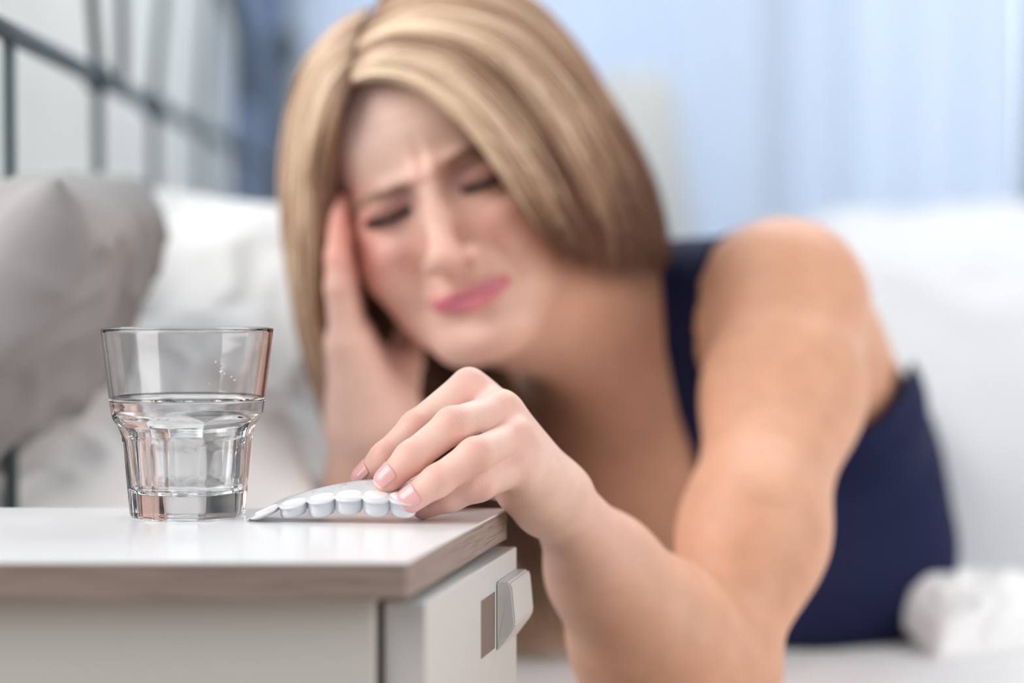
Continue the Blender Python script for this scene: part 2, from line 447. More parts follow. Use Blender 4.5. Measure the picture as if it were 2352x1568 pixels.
#@@STAND
# ------------------------------------------------------------------ nightstand
TZ = .60
M_top = mat('white_lacquer', (.80, .80, .81), .22, .01, 3, spec=.5)
def edge_mat():
    m, nt, b = nmat('pale_brown_edge'); b.inputs['Roughness'].default_value = .5
    tc = nt.nodes.new('ShaderNodeTexCoord'); mp = nt.nodes.new('ShaderNodeMapping'); mp.inputs['Scale'].default_value = (4, 4, 260)
    n = nt.nodes.new('ShaderNodeTexNoise'); n.inputs['Scale'].default_value = 6; n.inputs['Detail'].default_value = 6; n.inputs['Distortion'].default_value = .6
    r = nt.nodes.new('ShaderNodeValToRGB'); r.color_ramp.elements[0].position = .35; r.color_ramp.elements[1].position = .55
    r.color_ramp.elements[0].color = (.19, .13, .11, 1); r.color_ramp.elements[1].color = (.33, .25, .21, 1)
    nt.links.new(tc.outputs['Object'], mp.inputs[0]); nt.links.new(mp.outputs[0], n.inputs[0]); nt.links.new(n.outputs[0], r.inputs[0]); nt.links.new(r.outputs[0], b.inputs['Base Color'])
    return m
M_edge = edge_mat()
M_carc = mat('cream_lacquer', (.62, .60, .56), .45, .02, 5)
M_drawer = mat('warm_white_lacquer', (.62, .61, .59), .35, .02, 5)
cA = P(935, 1300, .885); cB = P(1166, 1176, 1.10)
A_ = np.array([cA[0], .885]); B_ = np.array([cB[0], 1.10])
dr = (B_-A_)/np.linalg.norm(B_-A_); nr = np.array([dr[1], -dr[0]])
XL = -.40
ns = empty('nightstand', (-.2, 1.0, 0)); tag(ns, 'white nightstand with a pale brown-edged top and one drawer', 'nightstand')
def off(a, d): return tuple(a+nr*d)
polyT = [(XL, .885), tuple(A_), tuple(B_), (XL, 1.105)]
child(prism('tabletop', polyT, TZ-.0012, TZ, M_top, bevel=.0004), ns)
child(prism('edge_band', [(XL, .8855), tuple(A_-dr*-.0004-nr*.0004), tuple(B_-nr*.0004), (XL, 1.1045)], TZ-.0155, TZ-.0012, M_edge, bevel=.0004), ns)
# carcass
inA = A_+dr*.012-nr*.006; inB = B_-dr*.003-nr*.006
def q(a, b): return tuple(a+b)
c1 = A_+dr*.010-nr*.017
child(prism('side_panel', [(XL+.01, c1[1]), (c1[0], c1[1]), (c1[0]+dr[0]*.012, c1[1]+.012), (XL+.01, c1[1]+.012)], .04, TZ-.0156, M_carc, bevel=.0006), ns)
c2 = B_-dr*.004-nr*.017
child(prism('back_panel', [(XL+.01, c2[1]-.012), (c2[0]-dr[0]*.012, c2[1]-.012), (c2[0], c2[1]), (XL+.01, c2[1])], .04, TZ-.0156, M_carc, bevel=.0006), ns)
child(prism('base_panel', [(XL+.012, c1[1]+.012), (c1[0], c1[1]+.012), (c2[0]-.003, c2[1]-.012), (XL+.012, c2[1]-.012)], .06, .075, M_carc), ns)
child(prism('front_rail', [q(c1, dr*.012), q(c1, dr*.012+nr*.003), q(c2, -dr*.012+nr*.003), q(c2, -dr*.012)], .04, TZ-.0156, mat('shadow_gap_board', (.22, .19, .17), .6), bevel=0), ns)  # rail coloured dark to imitate the shade in the gap
f1 = A_+dr*.016; f2 = B_-dr*.002
dw = child(prism('drawer', [q(f1, -nr*.0135), q(f1, nr*.004), q(f2, nr*.005), q(f2, -nr*.0135)], .33, TZ-.0190, M_drawer, bevel=.0008), ns)
dw2 = child(prism('drawer', [q(f1, -nr*.0135), q(f1, nr*.004), q(f2, nr*.005), q(f2, -nr*.0135)], .07, .326, M_drawer, bevel=.0008), ns)
def pull(zc, dpar):
    """strap pull: two wooden feet and a chamfered bar standing off the drawer front"""
    L = np.linalg.norm(f2-f1); s0, s1 = L*.74, L*.99
    def pt(s, o, z): e = f1+dr*s+nr*(.0045+o); return (e[0], e[1], z)
    prof = [(0.0, zc+.020), (.0065, zc+.020), (.0078, zc+.0185), (.0095, zc+.000), (.0085, zc-.003), (.001, zc-.013), (0, zc-.013)]
    n = len(prof); vs = []; fs = []
    for s in (s0, s1):
        for o, z in prof: vs.append(pt(s, o, z))
    for i in range(n): fs.append((i, (i+1) % n, n+(i+1) % n, n+i))
    fs.append(tuple(range(n))[::-1]); fs.append(tuple(range(n, 2*n)))
    o = meshpy('handle', vs, fs, M_drawer, smooth=False)
    bm = bmesh.new(); bm.from_mesh(o.data); bmesh.ops.recalc_face_normals(bm, faces=bm.faces)
    bmesh.ops.bevel(bm, geom=list(bm.edges), offset=.0008, segments=2, affect='EDGES'); bm.to_mesh(o.data); bm.free()
    o.parent = dpar; o.matrix_parent_inverse = (Matrix.Translation(ns.location)).inverted() if False else o.matrix_parent_inverse
    return o
rs0, rs1 = np.linalg.norm(f2-f1)*.56, np.linalg.norm(f2-f1)*.72
r0, r1 = f1+dr*rs0, f1+dr*rs1
child(prism('slot_shade_patch', [q(r0, -nr*.002), q(r0, nr*.0047), q(r1, nr*.0049), q(r1, -nr*.002)], TZ-.061, TZ-.034, mat('slot_shade_brown', (.20, .14, .11), .6)), ns)  # solid brown block painting the shaded slot beside the pull
h1 = pull(TZ-.050, dw); h1.matrix_parent_inverse = Matrix.Translation(-ns.location) @ Matrix.Identity(4)
h1.matrix_parent_inverse = Matrix.Identity(4)
for x, y in ((XL+.03, .92), (-.07, .93), (XL+.03, 1.08), (-.04, 1.07)):
    child(prism('leg', [(x-.012, y-.012), (x+.012, y-.012), (x+.012, y+.012), (x-.012, y+.012)], 0, .06, M_carc), ns)

#@@GLASS
# ------------------------------------------------------------------ tumbler with water
def glassmat(name, ior, col=(1, 1, 1), rough=0):
    m, nt, b = nmat(name); b.inputs['Base Color'].default_value = (*col, 1); b.inputs['Transmission Weight'].default_value = 1
    b.inputs['Roughness'].default_value = rough; b.inputs['IOR'].default_value = ior
    return m
M_glass = glassmat('clear_glass', 1.5, (.985, .992, .995)); M_water = glassmat('water', 1.333, (1, 1, 1))
GP = P(432, 1185, 1.062); GP[2] = TZ+.0003
gl = empty('water_glass', tuple(GP)); tag(gl, 'clear faceted tumbler with eight flat panels below a flared rim, on the nightstand', 'glass')
NF = 8; NT = 288
def r_out(z, th):
    a = ((th+math.pi/2+math.pi/NF) % (2*math.pi/NF))-math.pi/NF
    zz = z*1000
    rr = np.interp(zz, [0, 2, 40, 47, 55, 91], [27.5, 28.4, 35.4, 36.3, 37.4, 41.6])
    ap = np.interp(zz, [0, 1.5, 8, 36, 38, 40, 42, 44, 46, 48, 50, 52, 54], [25.8, 26.7, 27.4, 29.5, 29.7, 30.1, 30.7, 31.6, 32.8, 34.4, 36.4, 39, 43])
    flat = ap/math.cos(a)
    k = .12; h = max(k-abs(rr-flat), 0)/k
    r = min(rr, flat)-h*h*k*.25
    rc = np.interp(zz, [0, 1.5, 36], [27.4, 28.3, 31.2])   # rounded panel edges
    return min(r, rc+ (0 if zz < 36 else (zz-36)*.9))/1000
def r_in(z):
    return np.interp(z*1000, [11, 11.8, 14, 36, 42, 48, 54, 90, 91], [10, 20, 23.2, 26.6, 28.8, 33.0, 35.1, 39.9, 40.4])/1000
vs = []; fs = []
zo = list(np.r_[np.linspace(0, 3, 5), np.linspace(5, 34, 12), np.linspace(35, 56, 56), np.linspace(60, 90, 10)]/1000)
rings = []
for z in [.0]+[]: pass
def ring(fr, z):
    rings.append([(fr(z, t)*math.cos(t), fr(z, t)*math.sin(t), z) for t in np.linspace(0, 2*math.pi, NT, endpoint=False)])
rings.append([(.0001*math.cos(t), .0001*math.sin(t), .0022) for t in np.linspace(0, 2*math.pi, NT, endpoint=False)])
rings.append([(.018*math.cos(t), .018*math.sin(t), .0018) for t in np.linspace(0, 2*math.pi, NT, endpoint=False)])
rings.append([(.0225*math.cos(t), .0225*math.sin(t), 0) for t in np.linspace(0, 2*math.pi, NT, endpoint=False)])
for z in zo: ring(r_out, z)
for dz, rr in ((.0904, .04155), (.0909, .04125), (.0911, .0408), (.0909, .04035), (.0904, .04005)):
    rings.append([(rr*math.cos(t), rr*math.sin(t), dz) for t in np.linspace(0, 2*math.pi, NT, endpoint=False)])
for z in np.r_[np.linspace(89, 54, 8), np.linspace(52, 34, 12), np.linspace(30, 14, 6), [13, 12.3, 11.8, 11.4]]/1000: ring(lambda z, t: r_in(z), z)
rings.append([(.0001*math.cos(t), .0001*math.sin(t), .011) for t in np.linspace(0, 2*math.pi, NT, endpoint=False)])
for R_ in rings: vs += R_
for i in range(len(rings)-1):
    for k in range(NT): fs.append((i*NT+k, i*NT+(k+1) % NT, (i+1)*NT+(k+1) % NT, (i+1)*NT+k))
tb = meshpy('tumbler', vs, fs, M_glass, gl)
tb.rotation_euler = (0, 0, math.radians(-1.5))
WZ = .0565; prof = [(.0001, .0109), (.0102, .0109)]+[(r_in(z/1000)+.00012, z/1000) for z in (11.8, 12.4, 13, 14, 20, 26, 32, 36, 39, 42, 45, 48, 51, 54, 55.5)]
prof += [(r_in(WZ+.0012)+.00005, WZ+.0012), (r_in(WZ+.0012)-.0008, WZ+.0003), (r_in(WZ)-.0022, WZ), (.0001, WZ)]
v, f = lathe(prof, 128); wt = meshpy('water', v, f, M_water)
wt.location = tuple(GP); tag(wt, 'still clear water filling the lower half of the faceted tumbler', 'water')
# droplets inside the rim
v0, f0 = [], []
for (a, z, r) in ((-58, .072, .0009), (-55, .0705, .0006), (-49, .069, .0006), (-46, .0675, .0007), (-62, .076, .0005), (-66, .066, .0004), (-57, .0735, .0005)):
    a = math.radians(a); rr = r_in(z)-.0001; c = (rr*math.cos(a), rr*math.sin(a), z); b0 = len(v0)
    bm = bmesh.new(); bmesh.ops.create_icosphere(bm, subdivisions=2, radius=r)
    for q_ in bm.verts: v0.append((c[0]+q_.co.x, c[1]+q_.co.y*.6, c[2]+q_.co.z*1.4))
    for q_ in bm.faces: f0.append([b0+x.index for x in q_.verts])
    bm.free()
dp = meshpy('water_droplets', v0, f0, M_water, gl); dp['kind'] = 'stuff'

#@@PERSON
# ------------------------------------------------------------------ the woman: one continuous body
def rx(a): c, s = math.cos(a), math.sin(a); return np.array([[1, 0, 0], [0, c, -s], [0, s, c]])
def ry(a): c, s = math.cos(a), math.sin(a); return np.array([[c, 0, s], [0, 1, 0], [-s, 0, c]])
def rz(a): c, s = math.cos(a), math.sin(a); return np.array([[c, -s, 0], [s, c, 0], [0, 0, 1]])
d2r = math.radians
HM = ry(d2r(-19.7))@rz(d2r(-5.6))@rx(d2r(3.5)); HS = .967
HO = np.array([-.0423, 1.390, .7746])                        # head centre
def H(x, y, z): return HO+HM@np.array([x, y, z])*HS
def hell(c, r, M=None): return Ell(H(*c), np.array(r)*HS, HM if M is None else HM@M)
def hcone(a, b, ra, rb, flat=None, f=1): return Cone(H(*a), H(*b), ra*HS, rb*HS, None if flat is None else HM@np.array(flat), f)
def both(fn): return [fn(1), fn(-1)]

skull = U(.022, hell((0, .022, .035), (.0715, .090, .078)), hell((0, -.026, .046), (.060, .055, .050)),
          hell((0, -.030, -.018), (.060, .048, .052)), hell((0, -.030, -.064), (.050, .043, .038)),
          hell((0, -.066, -.097), (.018, .017, .015)),
          *both(lambda s: hell((.038*s, -.045, -.034), (.025, .024, .027))),
          *both(lambda s: hcone((.049*s, .004, -.050), (.020*s, -.060, -.094), .016, .013)))
face = U(.010, skull, hell((0, -.062, -.066), (.027, .024, .022)))
NX = -.0035
nose = U(.007, hcone((0, -.078, .010), (NX*.4, -.0885, -.013), .0072, .0076), hcone((NX*.4, -.0885, -.013), (NX, -.1025, -.0385), .0076, .0086),
         hell((NX, -.1025, -.0400), (.0112, .0090, .0082)),
         *both(lambda s: hell((.0135*s+NX*.6, -.091, -.0430), (.0066, .0090, .0064))))
face = U(.011, face, nose)
face = Sub(.012, face, *both(lambda s: hell((.030*s, -.096, .003), (.0175, .017, .0100), rz(d2r(-12*s)))))
face = U(.005, face, *both(lambda s: hell((.031*s, -.0665, -.001), (.0145, .0135, .0115))))
lipU = U(.004, *both(lambda s: hcone((.003*s, -.0895, -.0640), (.027*s, -.077, -.0655), .0036, .0016)))
lipL = U(.004, *both(lambda s: hcone((.0*s, -.0885, -.0715), (.022*s, -.079, -.0685), .0048, .0020)))
face = U(.004, face, lipU, lipL)
mouth = U(0.001, *both(lambda s: hcone((0, -.0955, -.0675), (.029*s, -.081, -.0670), .0022, .0013)))
face = Sub(.003, face, mouth, *both(lambda s: hell((.0065*s+NX, -.0985, -.0490), (.0034, .0045, .0028))))
ears = [U(.004, hell((.073*s, .014, -.008), (.006, .016, .026), rx(d2r(-12)))) for s in (1, -1)]
face = U(.006, face, *ears)
face = Bumps(face, [
    ((.024, -.086, .0165), (.016, .016, .0058), .0062), ((-.024, -.086, .0125), (.016, .016, .0058), .0058),      # lowered brows
    ((0.0, -.09, .020), (.0032, .02, .012), -.0022), ((.0062, -.09, .019), (.0030, .02, .010), .0012), ((-.0062, -.09, .019), (.0030, .02, .010), .0012),
    ((0, -.09, .006), (.009, .012, .0035), -.0018),
    ((.031, -.078, .0075), (.015, .02, .0018), -.0022), ((-.031, -.078, .0075), (.015, .02, .0018), -.0022),    # lid folds
    ((.031, -.080, -.0035), (.0135, .02, .0016), -.0020), ((-.031, -.080, -.0035), (.0135, .02, .0016), -.0020),  # closed lid line
    ((.031, -.078, -.0135), (.012, .02, .0035), .0012), ((-.031, -.078, -.0135), (.012, .02, .0035), .0012),
    ((.037, -.072, -.026), (.014, .02, .011), .0055), ((-.037, -.072, -.026), (.014, .02, .011), .0050),        # raised cheeks
    ((.0265, -.080, -.050), (.0050, .02, .013), -.0038), ((-.0265, -.080, -.050), (.0055, .02, .014), -.0042),  # nose-to-mouth folds
    ((.021, -.085, -.044), (.0045, .02, .006), -.0024), ((-.021, -.085, -.044), (.0045, .02, .006), -.0024),
    ((.0305, -.075, -.068), (.0045, .02, .006), -.0020), ((-.0305, -.075, -.068), (.0045, .02, .006), -.0020),
    ((0, -.09, -.0815), (.016, .02, .0045), -.0028), ((0, -.088, -.096), (.011, .02, .007), .0016),
    ((0, -.095, -.0565), (.003, .02, .005), -.0012),
    ((0, -.07, .048), (.04, .03, .0022), -.0007), ((0, -.07, .057), (.04, .03, .0022), -.0007),
], HM, HO)

# --- neck, torso, arms
NB = P(1490, 800, 1.505)
SH = P(1800, 700, 1.41)
neck = U(.03, hcone((0, .022, -.05), (.012, .03, -.075), .052, .047), Cone(H(.010, .028, -.07), NB, .046, .056),
         Cone(NB, P(1620, 735, 1.47), .050, .046), Cone(P(1620, 735, 1.47), SH, .042, .043))
chest = U(.05, Ell(P(1440, 1060, 1.575), (.105, .095, .125)), Ell(P(1680, 1080, 1.60), (.10, .11, .12)),
          Cone(P(1890, 1060, 1.60), P(1960, 1120, 2.05), .070, .085), Cone(P(1890, 1060, 1.60), P(1990, 1270, 1.57), .068, .062), Cone(P(1240, 930, 1.60), NB, .055, .055),
          Cone(P(1900, 1340, 1.54), P(1700, 1330, 1.50), .050, .050))
lat = Cone(P(1885, 780, 1.47), P(1930, 930, 1.53), .042, .048)
deltoid = U(.03, Ell(SH, (.047, .050, .050)))
uarm = U(.03, Cone(SH, P(1800, 900, 1.36), .046, .045), Cone(P(1800, 900, 1.36), P(1730, 1230, 1.27), .045, .038), Cone(P(1730, 1230, 1.27), P(1655, 1530, 1.222), .038, .028))
arm_top = Bumps(U(.025, deltoid, uarm), [(P(1800, 940, 1.315), (.016, .03, .045), -.0045), (P(1640, 700, 1.385), (.014, .03, .032), -.006), (P(1700, 1180, 1.24), (.02, .03, .04), .002)])
EL = P(1560, 1560, 1.212)
WR = P(1285, 1150, 1.116)
farm = U(.02, Cone(P(1500, 1470, 1.20), EL, .0435, .042), Cone(P(1390, 1315, 1.165), P(1500, 1470, 1.20), .0280, .0425), Cone(WR, P(1390, 1315, 1.165), .0165, .0275), Cone(EL, P(1640, 1545, 1.225), .040, .038))

# --- left hand (in focus)
CAMD = np.array([0, -1, 0.])
def finger(pts, rs, tipflat=True):
    seg = []
    for i in range(len(pts)-1): seg.append(Cone(pts[i], pts[i+1], rs[i], rs[i+1]))
    return U(.0035, *seg)
FG = {
 'index':  ([P(1075, 893, 1.092), P(958, 982, 1.070), P(884, 1050, 1.062), P(836, 1096, 1.064)], [.0098, .0083, .0071, .0060]),
 'middle': ([P(1148, 948, 1.076), P(1040, 976, 1.046), P(944, 1051, 1.038), P(889, 1104, 1.038)], [.0096, .0086, .0076, .0064]),
 'ring':   ([P(1180, 1010, 1.066), P(1092, 1046, 1.034), P(1003, 1105, 1.027), P(942, 1148, 1.029)], [.0092, .0084, .0073, .0064]),
 'pinky':  ([P(1180, 1075, 1.058), P(1100, 1112, 1.036), P(1034, 1143, 1.039), P(972, 1166, 1.046)], [.0088, .0078, .0064, .0056]),
 'thumb':  ([P(1215, 1110, 1.118), P(1120, 1090, 1.120), P(1020, 1105, 1.100), P(945, 1130, 1.083)], [.0135, .0110, .0092, .0075]),
}
palm = U(.013, Cone(P(1272, 1138, 1.115), P(1100, 918, 1.098), .0105, .0095), Cone(P(1275, 1142, 1.112), P(1148, 955, 1.083), .0110, .0105),
         Cone(P(1272, 1145, 1.105), P(1182, 1018, 1.073), .0115, .0108), Cone(P(1262, 1145, 1.100), P(1188, 1085, 1.066), .0120, .0100),
         Cone(P(1250, 1146, 1.103), P(1205, 1118, 1.080), .0125, .0110))
hand_l = U(.0018, *[U(.009, palm, finger(*FG[k])) for k in ('index', 'middle', 'ring', 'pinky')], U(.012, palm, finger(*FG['thumb'])))
kn = []
for k, amp in (('index', .0016), ('middle', .0018), ('ring', .0014), ('pinky', .0010)):
    p = FG[k][0][0]; r = FG[k][1][0]
    up = np.array([.15, -.35, .92]); kn.append((p+up*r*.9, (.0075, .0075, .0075), amp))
for a, b_ in (('index', 'middle'), ('middle', 'ring'), ('ring', 'pinky')):
    m_ = (FG[a][0][0]+FG[b_][0][0])/2+np.array([.004, -.008, .008]); kn.append((m_, (.005, .005, .005), -.0006))
for k in ('index', 'middle', 'ring', 'pinky'):
    p1 = FG[k][0][1]; r = FG[k][1][1]; kn.append((p1+np.array([-.1, -.75, .65])*r, (.005, .005, .005), .0007))
hand_l = Bumps(hand_l, kn)
armL = U(.006, U(.014, farm, palm), hand_l)

# --- right hand, propping the head at the temple
RH = {
 'pinky':  ([P(792, 770, 1.325), P(776, 660, 1.318), P(774, 590, 1.320), P(776, 530, 1.326)], [.0095, .0078, .0070, .0060]),
 'ring':   ([P(800, 760, 1.345), P(786, 630, 1.338), P(782, 540, 1.340), P(780, 465, 1.348)], [.0098, .0082, .0072, .0062]),
 'middle': ([P(804, 750, 1.368), P(790, 620, 1.362), P(786, 530, 1.365), P(786, 450, 1.370)], [.0098, .0082, .0072, .0062]),
 'index':  ([P(810, 755, 1.390), P(796, 630, 1.386), P(790, 550, 1.388), P(790, 480, 1.392)], [.0095, .0080, .0070, .0060]),
 'thumb':  ([P(898, 895, 1.395), P(930, 835, 1.415), P(940, 780, 1.430), P(938, 735, 1.440)], [.0150, .0115, .0098, .0080]),
}
palmR = U(.016, Cone(P(845, 960, 1.352), P(797, 790, 1.330), .0185, .0115), Cone(P(850, 960, 1.36), P(804, 780, 1.352), .0180, .0115),
          Cone(P(855, 960, 1.37), P(808, 775, 1.372), .0180, .0115), Cone(P(860, 965, 1.37), P(815, 790, 1.39), .0170, .0110), Cone(P(872, 970, 1.37), P(900, 870, 1.392), .0180, .0160))
hand_r = U(.004, *[U(.008, palmR, finger(*RH[k])) for k in RH])
ER = P(850, 1330, 1.44)
armR = U(.02, hand_r, Cone(P(856, 965, 1.362), P(868, 1120, 1.395), .0225, .031), Cone(P(868, 1120, 1.395), ER, .031, .036))
uarmR = Cone(ER, P(1130, 1060, 1.64), .036, .048)

torso = U(.035, neck, chest, lat)
headneck = U(.020, face, torso)
body = U(.0, U(.012, U(.028, headneck, arm_top), farm), armL, U(.0, U(.02, chest, uarmR)), U(.004, armR, uarmR))
body_all = body

import time; _t0 = time.time()
V, F = polygonise(body_all, None, None, 0, gx=grid(-.20, .46, .0030, [(-.125, .05, .00115), (.05, .12, .0022)]),
                  gy=grid(.99, 2.06, .0034, [(.99, 1.15, .00105), (1.15, 1.45, .0019)]), gz=grid(.44, .93, .0032, [(.590, .690, .00105), (.69, .86, .0017)]))
print('body', len(V), time.time()-_t0)
me = npmesh('body', V, F)

# --- skin tones and some painted light and shade carried by the surface
base = np.array([.70, .375, .240]); col = np.tile(base, (len(V), 1))
L = (V-HO)@HM/HS
def mask(c, r, X=L): q_ = (X-np.array(c))/np.array(r); return np.exp(-(q_*q_).sum(1))
def tint(mk, c, a=1):
    global col
    mk = np.clip(mk*a, 0, 1)[:, None]; col = col*(1-mk)+np.array(c)*mk
def lipmask():
    x = L[:, 0]; z = L[:, 2]; y = L[:, 1]
    up = -.0612-.45*np.abs(x)**1.5-.0010*np.exp(-(x/.003)**2); lo_ = -.0772+.0100*(np.abs(x)/.029)**2
    m_ = 1/(1+np.exp(-(up-z)/.0006))*1/(1+np.exp(-(z-lo_)/.0006))*1/(1+np.exp(-(.0290-np.abs(x))/.0010))*(y < -.07)*(y > -.115)
    return m_
hm_ = 1/(1+np.exp((np.linalg.norm(V-P(1000, 1050, 1.06), axis=1)-.13)/.03)); tint(hm_, (.84, .58, .50), .85)
rm_ = 1/(1+np.exp((np.linalg.norm(V-P(810, 800, 1.35), axis=1)-.10)/.03)); tint(rm_, (.85, .60, .53), .85)
fm = mask((-.022, -.07, -.01), (.075, .07, .10)); tint(fm, (.83, .52, .42), .8)
tint(mask((-.02, -.07, .05), (.065, .06, .036)), (.93, .66, .56), .9)  # forehead colour lightened to offset the shade of the overhanging hair
for s in (1, -1):
    tint(mask((.044*s, -.07, -.030), (.022, .03, .020)), (.80, .40, .33), .65)
    tint(mask((.029*s, -.08, .0025), (.020, .03, .0112)), (.30, .13, .10), .9)  # eye-socket shade painted into the skin
    tint(mask((.018*s, -.085, .001), (.007, .02, .008)), (.36, .18, .18), .7)  # inner-corner shade, painted as well
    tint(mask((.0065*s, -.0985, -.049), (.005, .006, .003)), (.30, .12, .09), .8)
tint(mask((.014, -.085, .012), (.008, .02, .010)), (.50, .24, .17), .6)  # painted shade between one eye and the nose bridge
tint(mask((0, -.105, -.040), (.013, .02, .010)), (.85, .45, .37), .5)
tint(mask((0, -.08, -.10), (.014, .03, .010)), (.82, .46, .38), .5)
tint(lipmask(), (.66, .17, .24), .88)
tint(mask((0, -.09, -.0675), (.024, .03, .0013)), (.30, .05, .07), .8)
for k in ('index', 'middle', 'ring', 'pinky'):
    pp, rr = FG[k]
    for j, a, sz in ((0, .42, .010), (1, .60, .008), (2, .48, .0065), (3, .65, .010)):
        tint(mask(pp[j]+np.array([-.1, -.6, .5])*rr[j], (sz,)*3, V), (.80, .38, .31), a)
for k in RH: tint(mask(RH[k][0][2], (.02,)*3, V), (.75, .33, .27), .4); tint(mask(RH[k][0][3], (.02,)*3, V), (.80, .30, .25), .6)
attr(me, 'tone', 'FLOAT_COLOR', np.concatenate([col, np.ones((len(V), 1))], 1))
# crease coordinates over the finger joints
ax_ = np.zeros(len(V)); cm_ = np.zeros(len(V))
for k in ('index', 'middle', 'ring', 'pinky'):
    pp, rr = FG[k]
    for j, wd, st in ((1, .0072, 1.0), (2, .0045, .6)):
        t = pp[j+1]-pp[j-1]; t = t/np.linalg.norm(t); d = V-pp[j]; al = d@t
        dors = d-np.outer(al, t); up = np.array([-.2, -.55, .8]); up -= t*(up@t); up /= np.linalg.norm(up)
        m_ = np.exp(-(al/wd)**2)*np.clip((dors@up)/rr[j]*1.6, 0, 1)*(np.linalg.norm(dors, axis=1) < rr[j]*1.35)*st
        sel = m_ > cm_; ax_[sel] = al[sel]; cm_[sel] = m_[sel]
attr(me, 'crease_pos', 'FLOAT', ax_*1000); attr(me, 'crease_mask', 'FLOAT', cm_)

def skin():
    m, nt, b = nmat('skin'); N_ = nt.nodes.new; Lk = nt.links.new
    at = N_('ShaderNodeAttribute'); at.attribute_name = 'tone'
    tc = N_('ShaderNodeTexCoord'); n = N_('ShaderNodeTexNoise'); n.inputs['Scale'].default_value = 60; n.inputs['Detail'].default_value = 4
    mr = N_('ShaderNodeMapRange'); mr.inputs[1].default_value = .3; mr.inputs[2].default_value = .7; mr.inputs[3].default_value = .93; mr.inputs[4].default_value = 1.05
    mul = N_('ShaderNodeVectorMath'); mul.operation = 'SCALE'
    Lk(tc.outputs['Object'], n.inputs[0]); Lk(n.outputs[0], mr.inputs[0]); Lk(at.outputs['Color'], mul.inputs[0]); Lk(mr.outputs[0], mul.inputs['Scale'])
    Lk(mul.outputs[0], b.inputs['Base Color'])
    b.inputs['Roughness'].default_value = .48; b.inputs['Specular IOR Level'].default_value = .38
    b.inputs['Subsurface Weight'].default_value = .35; b.inputs['Subsurface Radius'].default_value = (1.0, .35, .18); b.inputs['Subsurface Scale'].default_value = .005
    cp = N_('ShaderNodeAttribute'); cp.attribute_name = 'crease_pos'; cmk = N_('ShaderNodeAttribute'); cmk.attribute_name = 'crease_mask'
    n3 = N_('ShaderNodeTexNoise'); n3.inputs['Scale'].default_value = 220; n3.inputs['Detail'].default_value = 2; Lk(tc.outputs['Object'], n3.inputs[0])
    a1 = N_('ShaderNodeMath'); a1.operation = 'MULTIPLY_ADD'; Lk(n3.outputs[0], a1.inputs[0]); a1.inputs[1].default_value = 3.0; Lk(cp.outputs['Fac'], a1.inputs[2])
    a2 = N_('ShaderNodeMath'); a2.operation = 'MULTIPLY'; Lk(a1.outputs[0], a2.inputs[0]); a2.inputs[1].default_value = 2.1
    a3 = N_('ShaderNodeMath'); a3.operation = 'SINE'; Lk(a2.outputs[0], a3.inputs[0])
    a4 = N_('ShaderNodeMath'); a4.operation = 'ABSOLUTE'; Lk(a3.outputs[0], a4.inputs[0])
    a5 = N_('ShaderNodeMath'); a5.operation = 'POWER'; Lk(a4.outputs[0], a5.inputs[0]); a5.inputs[1].default_value = .35
    a6 = N_('ShaderNodeMath'); a6.operation = 'MULTIPLY'; Lk(a5.outputs[0], a6.inputs[0]); Lk(cmk.outputs['Fac'], a6.inputs[1])
    n2 = N_('ShaderNodeTexNoise'); n2.inputs['Scale'].default_value = 900; n2.inputs['Detail'].default_value = 3; Lk(tc.outputs['Object'], n2.inputs[0])
    a7 = N_('ShaderNodeMath'); a7.operation = 'MULTIPLY_ADD'; Lk(n2.outputs[0], a7.inputs[0]); a7.inputs[1].default_value = .35; Lk(a6.outputs[0], a7.inputs[2])
    bp = N_('ShaderNodeBump'); bp.inputs['Strength'].default_value = .5; bp.inputs['Distance'].default_value = .0006
    Lk(a7.outputs[0], bp.inputs['Height']); Lk(bp.outputs[0], b.inputs['Normal'])
    return m
M_skin = skin()
woman = empty('person', tuple(P(1700, 1500, 1.5)*[1, 1, 0]+[0, 0, BZ]))
tag(woman, 'blonde woman in a navy sleeveless top lying on the bed, wincing, one hand on pills', 'person')
bd = child(link('body', me, M_skin), woman)

# --- navy sleeveless top
def pixcoord(X):
    c, s = math.cos(PITCH), math.sin(PITCH); y = X[:, 1]; z = X[:, 2]-CAMZ
    f_ = y*c-z*s; up = y*s+z*c; return 1176+FPX*X[:, 0]/f_, 784-FPX*up/f_
def cut(X):
    """>0 where cloth is removed: the neckline and the armhole, cut as prisms through the front"""
    u, v = pixcoord(X)
    nl = np.interp(v, [300, 500, 560, 800, 950, 1100, 1300, 1500], [1480, 1490, 1515, 1528, 1558, 1612, 1700, 1760])     # neckline edge
    neckcut = (nl-u)/FPX*X[:, 1]
    al = np.interp(v, [400, 500, 520, 560, 640, 750, 930, 1000, 1040], [1760, 1740, 1700, 1645, 1607, 1597, 1625, 1660, 1700])
    ar = np.interp(v, [400, 840, 900, 960, 1000, 1040], [2400, 2088, 2072, 2025, 1960, 1700])
    arm = np.minimum(u-al, ar-u)/FPX*X[:, 1]
    arm = np.minimum(arm, (1040-v)/FPX*1.5)
    return np.maximum(neckcut, np.minimum(arm, 1.585-X[:, 1]))
top_sdf = Fn(lambda X: np.maximum(torso_d.ev(X)-.0032, cut(X)), torso.c, torso.R)
torso_d = U(.03, torso, deltoid, lat)
V3, F3 = polygonise(top_sdf, (.05, 1.30, .44), (.46, 2.1, .78), .0022)
M_navy = mat('navy_jersey', (.009, .012, .050), .75, .12, 12, .3, 900, spec=.2)
tp = child(link('tank_top', npmesh('tank_top', V3, F3), M_navy), woman); tp['label'] = 'navy sleeveless top'

